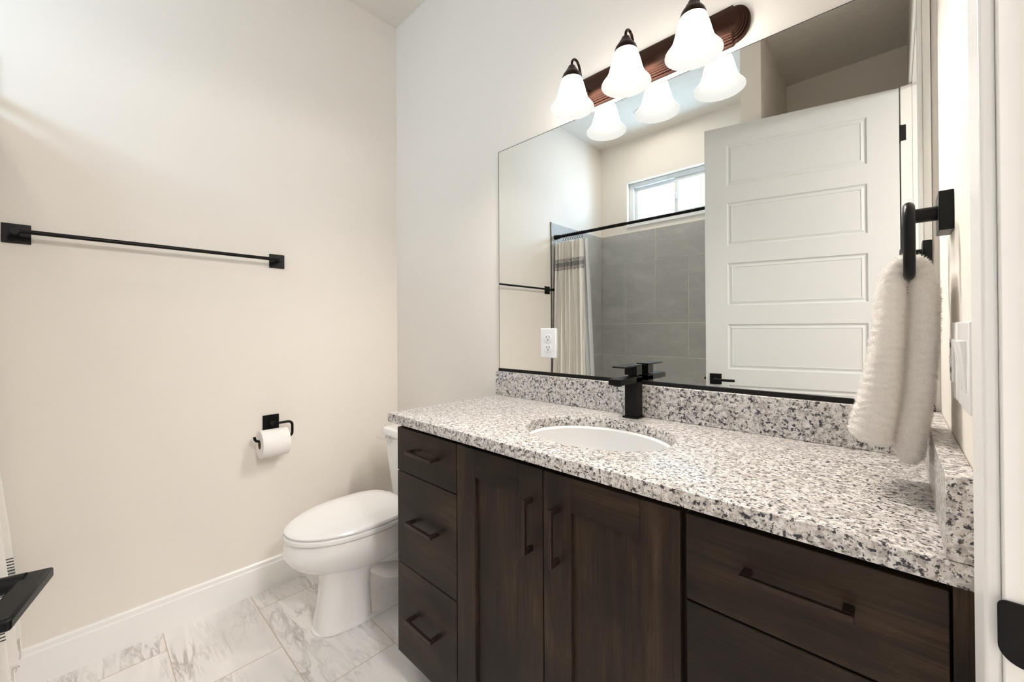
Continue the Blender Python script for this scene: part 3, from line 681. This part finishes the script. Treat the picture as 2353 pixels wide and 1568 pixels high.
# loose sheet lying on the roll
lf = []
for q in range(9):
    a = math.radians(20 + 70 * q / 8); lf.append((0.064 + 0.0606 * math.cos(a), RZ + 0.0606 * math.sin(a)))
vs = [[bm.verts.new((x, y, z)) for x, z in lf] for y in (-0.7158, -0.6092)]
for q in range(8): bm.faces.new((vs[0][q], vs[0][q + 1], vs[1][q + 1], vs[1][q]))
obj('paper', bm, 'paper', rl)
bm = BM(); ycyl(bm, 0.064, RZ, [(0.0203, -0.7172), (0.0203, -0.6078), (0.0190, -0.6078), (0.0190, -0.7172), (0.0203, -0.7172)]); obj('cardboard_core', bm, 'cardboard', rl)

# ------------------------------------------------------------------ towel ring and hand towel
ry, rz, rx = -0.262, 1.363, 2.110
tr_ = thing('towel_ring', 'black towel ring on the right wall above the counter', 'towel ring', (W, ry, rz))
bm = BM(); bx(bm, W - 0.0175, W - 0.0003, ry - 0.032, ry + 0.032, rz - 0.032, rz + 0.032); obj('wall_plate', bm, 'black_metal', tr_, 0.001)
bm = BM(); tube(bm, [(W - 0.0125, ry, rz + 0.002), (rx - 0.002, ry, rz + 0.002)], 0.0120, 22); obj('post', bm, 'black_metal', tr_, 0.001)
bm = BM(); cyr, hwid = ry, 0.078
pth = [(rx, cyr, rz + 0.010), (rx, cyr + hwid, rz + 0.008), (rx, cyr + hwid, rz - 0.105), (rx, cyr - hwid, rz - 0.105), (rx, cyr - hwid, rz + 0.008), (rx, cyr, rz + 0.010)]
tube(bm, fillet_path(pth, 0.028, 8), 0.0075, 16); obj('ring', bm, 'black_metal', tr_)
# towel: one folded band over the ring bottom, ribbed terry
path = [  # x, z, half thickness
    (2.0560, 0.975, 0.0300), (2.0600, 0.990, 0.0305), (2.0690, 1.039, 0.0281), (2.0767, 1.094, 0.0240), (2.0830, 1.164, 0.0213), (2.0880, 1.236, 0.0180), (2.0930, 1.266, 0.0155),
    (2.1000, 1.2815, 0.0120), (2.1100, 1.2850, 0.0105), (2.1190, 1.2800, 0.0120),
    (2.1260, 1.262, 0.0150), (2.1290, 1.230, 0.0165), (2.1275, 1.174, 0.0170), (2.1240, 1.112, 0.0172), (2.1200, 1.055, 0.0175), (2.1140, 1.013, 0.0180), (2.1080, 0.962, 0.0178), (2.1070, 0.950, 0.0165)]
def cr(p0, p1, p2, p3, t):
    return [0.5 * (2 * b + (c - a) * t + (2 * a - 5 * b + 4 * c - d) * t * t + (3 * b - a - 3 * c + d) * t ** 3) for a, b, c, d in zip(p0, p1, p2, p3)]
fine = []
for i in range(len(path) - 1):
    p0, p1, p2, p3 = path[max(i - 1, 0)], path[i], path[i + 1], path[min(i + 2, len(path) - 1)]
    L = math.hypot(p2[0] - p1[0], p2[1] - p1[1]); m = max(2, int(L / 0.0022))
    for q in range(m): fine.append(cr(p0, p1, p2, p3, q / m))
fine.append(list(path[-1]))
bm = BM(); rings = []; arc = 0.0; ns = 56; rnd = random.Random(3)
yc, hd = -0.268, 0.066
for i, (x, z, th) in enumerate(fine):
    a, b = fine[max(i - 1, 0)], fine[min(i + 1, len(fine) - 1)]
    tx, tz = b[0] - a[0], b[1] - a[1]; l = math.hypot(tx, tz); nx, nz = -tz / l, tx / l
    if i: arc += math.hypot(x - fine[i - 1][0], z - fine[i - 1][1])
    endf = min(1.0, 0.55 + 6.0 * min(i, len(fine) - 1 - i) / 60)
    ring = []
    for q in range(ns):
        an = 2 * math.pi * q / ns; c, s = math.cos(an), math.sin(an)
        sx_ = math.copysign(abs(c) ** 0.72, c); sy_ = math.copysign(abs(s) ** 0.72, s)
        ph = arc / 0.0148 + 0.35 * math.sin(an * 2 + arc * 30) + 0.2 * math.sin(an * 5 + arc * 90) + sy_ * 0.3
        rib = abs(math.sin(math.pi * ph)) ** 0.5
        k_ = (0.77 + 0.29 * rib) * endf
        hd_ = hd * (0.80 + 0.20 * min(1, abs(arc - 0.32) / 0.12))
        off = sx_ * (th * k_ + rnd.uniform(-0.0008, 0.0008)); yy = yc + sy_ * (hd_ * (0.93 + 0.07 * rib) * (0.9 + 0.1 * endf) + rnd.uniform(-0.001, 0.001))
        ring.append((x + nx * off, yy, z + nz * off))
    rings.append(ring)
loft(bm, rings)
bmesh.ops.recalc_face_normals(bm, faces=bm.faces)
faces = [fc for fc in bm.faces if len(fc.verts) == 4]
for fc in faces:                      # short terry loops
    for _ in range(4):
        w = [rnd.random() for _ in range(4)]; sm = sum(w)
        p = Vector((0, 0, 0))
        for wi, v in zip(w, fc.verts): p += v.co * (wi / sm)
        nrm = fc.normal; d = Vector((rnd.gauss(0, 1), rnd.gauss(0, 1), rnd.gauss(0, 1)))
        tdir = nrm.cross(d).normalized() * 0.0004
        tip = p + (nrm + d * 0.35).normalized() * rnd.uniform(0.002, 0.0055)
        bm.faces.new([bm.verts.new(q) for q in (p - tdir, p + tdir, tip)])
tw = obj('hand_towel', bm, 'towel_terry'); tag(tw, 'fluffy ribbed white hand towel folded through the black ring', 'towel')

# ------------------------------------------------------------------ door
dh = Vector((2.1163, -1.5500, 0)); de = Vector((1.2614, -1.3435, 0)); DW = (dh - de).length
dd = (dh - de).normalized(); dn = Vector((-dd.y, dd.x, 0))
if dn.y < 0: dn = -dn
DT = 0.035
door = sthing('door_1', 'open white door with six raised panels, seen in the mirror', 'door', (dh.x, dh.y, 0))
def DP(s, d, z): p = de + dd * s + dn * d; return (p.x, p.y, z)
def leaf(bm):
    z0, z1 = 0.008, 2.367; s0, s1 = 0.0, DW; a, b = 0.118, DW - 0.124
    pans = [(0.226, 0.484), (0.578, 0.838), (0.933, 1.196), (1.305, 1.555), (1.657, 1.912), (2.014, 2.255)]
    pans = [(0.226, 0.484)] + pans[1:]
    for side in (0, 1):
        base = 0.0 if side == 0 else -DT; sg = -1 if side == 0 else 1
        def q4(pts): bm.faces.new([bm.verts.new(DP(s, base + sg * d, z)) for s, z, d in pts])
        q4([(s0, z0, 0), (a, z0, 0), (a, z1, 0), (s0, z1, 0)]); q4([(b, z0, 0), (s1, z0, 0), (s1, z1, 0), (b, z1, 0)])
        zz = [z0] + [v for p in pans for v in p] + [z1]
        for i in range(0, len(zz), 2): q4([(a, zz[i], 0), (b, zz[i], 0), (b, zz[i + 1], 0), (a, zz[i + 1], 0)])
        for p0, p1 in pans:
            rgs = [(0, 0), (0.005, 0.006), (0.011, 0.0072), (0.024, 0.0030), (0.0265, 0.0052)]
            loops = [[(a + i, p0 + i, d), (b - i, p0 + i, d), (b - i, p1 - i, d), (a + i, p1 - i, d)] for i, d in rgs]
            for l0, l1 in zip(loops, loops[1:]):
                for i in range(4): j = (i + 1) % 4; q4([l0[i], l0[j], l1[j], l1[i]])
            q4(loops[-1])
    for pts in (((0, 0, z0), (DW, 0, z0), (DW, -DT, z0), (0, -DT, z0)), ((0, 0, z1), (DW, 0, z1), (DW, -DT, z1), (0, -DT, z1)), ((0, 0, z0), (0, -DT, z0), (0, -DT, z1), (0, 0, z1)), ((DW, 0, z0), (DW, -DT, z0), (DW, -DT, z1), (DW, 0, z1))):
        bm.faces.new([bm.verts.new(DP(*p)) for p in pts])
    bmesh.ops.remove_doubles(bm, verts=bm.verts, dist=1e-5)
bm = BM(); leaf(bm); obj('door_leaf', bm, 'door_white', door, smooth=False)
def dbox(bm, s0, s1, d0, d1, z0, z1):
    v = [bm.verts.new(DP(s, d, z)) for s, d, z in ((s0, d0, z0), (s1, d0, z0), (s1, d1, z0), (s0, d1, z0), (s0, d0, z1), (s1, d0, z1), (s1, d1, z1), (s0, d1, z1))]
    for q in ((3, 2, 1, 0), (4, 5, 6, 7), (0, 1, 5, 4), (1, 2, 6, 5), (2, 3, 7, 6), (3, 0, 4, 7)): bm.faces.new([v[i] for i in q])
lz = 0.8715
for sg in (1, -1):
    o0 = 0.0 if sg == 1 else -DT
    bm = BM(); dbox(bm, 0.040, 0.153, o0 + sg * 0.053, o0 + sg * 0.079, lz - 0.0065, lz + 0.0065)
    lv = obj('lever_handle', bm, 'black_metal', door, 0.003, bseg=3)
    bm = BM(); tube(bm, [DP(0.052, o0 + sg * 0.008, lz), DP(0.052, o0 + sg * 0.058, lz)], 0.010, 20); obj('lever_neck', bm, 'black_metal', lv)
    bm = BM(); dbox(bm, 0.0205, 0.0835, o0 + sg * 0.0002, o0 + sg * 0.008, lz - 0.0315 + 0.02, lz + 0.0315 + 0.02) if False else dbox(bm, 0.0205, 0.0835, o0 + sg * 0.0002, o0 + sg * 0.008, lz - 0.0315, lz + 0.0315)
    obj('lever_rose', bm, 'black_metal', lv, 0.0015)
bm = BM(); dbox(bm, -0.0012, 0.0, -DT + 0.006, -0.006, lz - 0.028, lz + 0.028); dbox(bm, -0.011, -0.001, -DT + 0.011, -0.011, lz - 0.008, lz + 0.008); obj('latch', bm, 'chrome', door, 0.0015)
for zc in (0.26, 1.20, 2.141):
    bm = BM()
    dbox(bm, DW + 0.0003, DW + 0.038, -0.004, -0.001, zc - 0.039, zc + 0.039)
    tube(bm, [DP(DW + 0.006, -DT - 0.004, zc - 0.039), DP(DW + 0.006, -DT - 0.004, zc + 0.039)], 0.0062, 14)
    dbox(bm, DW + 0.0003, DW + 0.003, -DT, -0.002, zc - 0.039, zc + 0.039)
    obj('hinge', bm, 'black_metal', door)

# ------------------------------------------------------------------ tub, rod, curtain, liner, hooks
bm = BM()
def rrz(x0, x1, y0, y1, z, rad): return [(a, b, z) for a, b in rect_round(x0, x1, y0, y1, (rad,) * 4, 6)]
tx0, tx1, ty0, ty1 = 0.0125, 1.4155, YB + 0.0125, -1.480
loft(bm, [rrz(tx0, tx1, ty0, ty1, 0.0005, .01), rrz(tx0, tx1, ty0, ty1, 0.44, .01), rrz(tx0 + .004, tx1 - .004, ty0 + .004, ty1 - .004, 0.448, .012), rrz(tx0 + .06, tx1 - .06, ty0 + .06, ty1 - .075, 0.448, .08), rrz(tx0 + .075, tx1 - .075, ty0 + .072, ty1 - .088, 0.435, .09), rrz(tx0 + .11, tx1 - .16, ty0 + .10, ty1 - .12, 0.16, .12), rrz(tx0 + .16, tx1 - .22, ty0 + .15, ty1 - .17, 0.12, .10)])
tag(obj('bathtub', bm, 'acrylic_white'), 'white alcove bathtub behind the shower curtain', 'bathtub')
rod = thing('shower_rod', 'black tension rod across the tub alcove', 'shower rod', (0.7, -1.500, 1.946))
RX1 = 1.4165; rzz = 1.946
bm = BM(); tube(bm, [(0.0135, -1.5, rzz), (0.66, -1.5, rzz)], 0.0125, 18); obj('outer_tube', bm, 'black_metal', rod)
bm = BM(); tube(bm, [(0.655, -1.5, rzz), (RX1 - 0.003, -1.5, rzz)], 0.0105, 18); obj('inner_tube', bm, 'black_metal', rod)
for a, b in ((0.0108, 0.075), (RX1 + 0.0003, RX1 - 0.062)):
    bm = BM(); tube(bm, [(a, -1.5, rzz), (a + (b - a) * .3, -1.5, rzz), (b, -1.5, rzz)], [0.0205, 0.0195, 0.0140], 20); obj('end_cap', bm, 'black_metal', rod)
def cloth(name, mat, nx, nz, fn, thick=0.0012):
    bm = BM(); g = [[bm.verts.new(fn(i / nx, j / nz)) for i in range(nx + 1)] for j in range(nz + 1)]
    for j in range(nz):
        for i in range(nx): bm.faces.new((g[j][i], g[j][i + 1], g[j + 1][i + 1], g[j + 1][i]))
    o = bm; return o
ZC0, ZC1 = 1.905, 0.175
def curtain(a, t):
    z = ZC0 + (ZC1 - ZC0) * t
    spread = t ** 0.8
    wdt = 0.258 + 0.048 * min(1, t * 1.6); x0 = 0.024 - 0.004 * spread
    amp = 0.018 + 0.012 * spread
    front = -1.478 + (0.051 * t / 0.645 if t < 0.645 else 0.051 + 0.049 * (t - 0.645) / 0.355)
    y = front - amp * 1.1 - 0.006
    ph = a * 2 * math.pi * 8.0 + 0.5 * math.sin(t * 3 + a * 5)
    x = x0 + wdt * a + 0.010 * math.sin(ph + 1.2) * (0.4 + 0.6 * spread)
    yy = y + amp * math.sin(ph) * (0.85 + 0.3 * math.sin(a * 23 + t * 2)) + 0.006 * math.sin(a * 61 + t * 7)
    sag = 0.006 * abs(math.sin(a * math.pi * 10)) * max(0, 1 - t * 20)
    return (max(0.0165, x), yy, z - sag)
cur = thing('shower_curtain', 'off-white shower curtain with dark woven stripe bands and tassels', 'shower curtain', (0.16, -1.45, ZC1))
bm = cloth('c', None, 150, 110, curtain)
co = obj('curtain_cloth', bm, 'curtain_cloth', cur)
md = co.modifiers.new('thickness', 'SOLIDIFY'); md.thickness = 0.0012
bm = BM(); rnd = random.Random(5)
for q in range(30):
    a = (q + 0.5) / 30; p = Vector(curtain(a, 1.0)); L = rnd.uniform(0.045, 0.075)
    tube(bm, [p + Vector((0, 0, 0.008)), p + Vector((rnd.uniform(-.004, .004), rnd.uniform(-.004, .004), -L * .4)), p + Vector((rnd.uniform(-.006, .006), rnd.uniform(-.006, .006), -L * .75)), p + Vector((rnd.uniform(-.008, .008), rnd.uniform(-.008, .008), -L))], [0.0016, 0.0022, 0.0030, 0.0014], 7)
fr = obj('tassel_fringe', bm, 'curtain_cloth', cur); fr['kind'] = 'stuff'
def liner(a, t):
    z = 1.905 + (0.462 - 1.905) * t
    x = 0.030 + 0.282 * a
    y = -1.545 - 0.085 * min(1, t * 1.3) + 0.010 * math.sin(a * 2 * math.pi * 7 + t)
    return (x, y, z)
bm = cloth('l', None, 100, 40, liner)
ln = obj('curtain_liner', bm, 'liner_white'); tag(ln, 'plain white liner hanging behind the striped shower curtain', 'curtain liner')
md = ln.modifiers.new('thickness', 'SOLIDIFY'); md.thickness = 0.0008
hook0 = None
for q in range(9):
    a = (q + 0.5) / 9; x = 0.085 + 0.205 * a
    if hook0 is None:
        bm = BM()
        pts = [(x + 0.004 * math.sin(t * 2), -1.5 + 0.0165 * math.sin(t), rzz + 0.0165 * math.cos(t)) for t in [math.radians(-150 + 300 * i / 16) for i in range(17)]]
        pts = [(x - .010, -1.502, rzz - 0.043)] + pts + [(x + .010, -1.498, rzz - 0.043)]
        tube(bm, pts, 0.0014, 8)
        rt = thing('curtain_hook', 'thin black wire hook holding the curtain on the rod', 'curtain hook', (x, -1.5, rzz), 'curtain hooks on the shower rod')
        obj('wire', bm, 'black_metal', rt); hook0 = rt; hx0 = x
    else:
        rt = hook0.copy(); C.objects.link(rt); rt.location = (x, -1.5, rzz)
        for ch in list(hook0.children):
            c2 = ch.copy(); C.objects.link(c2); c2.parent = rt; c2.matrix_parent_inverse = ch.matrix_parent_inverse
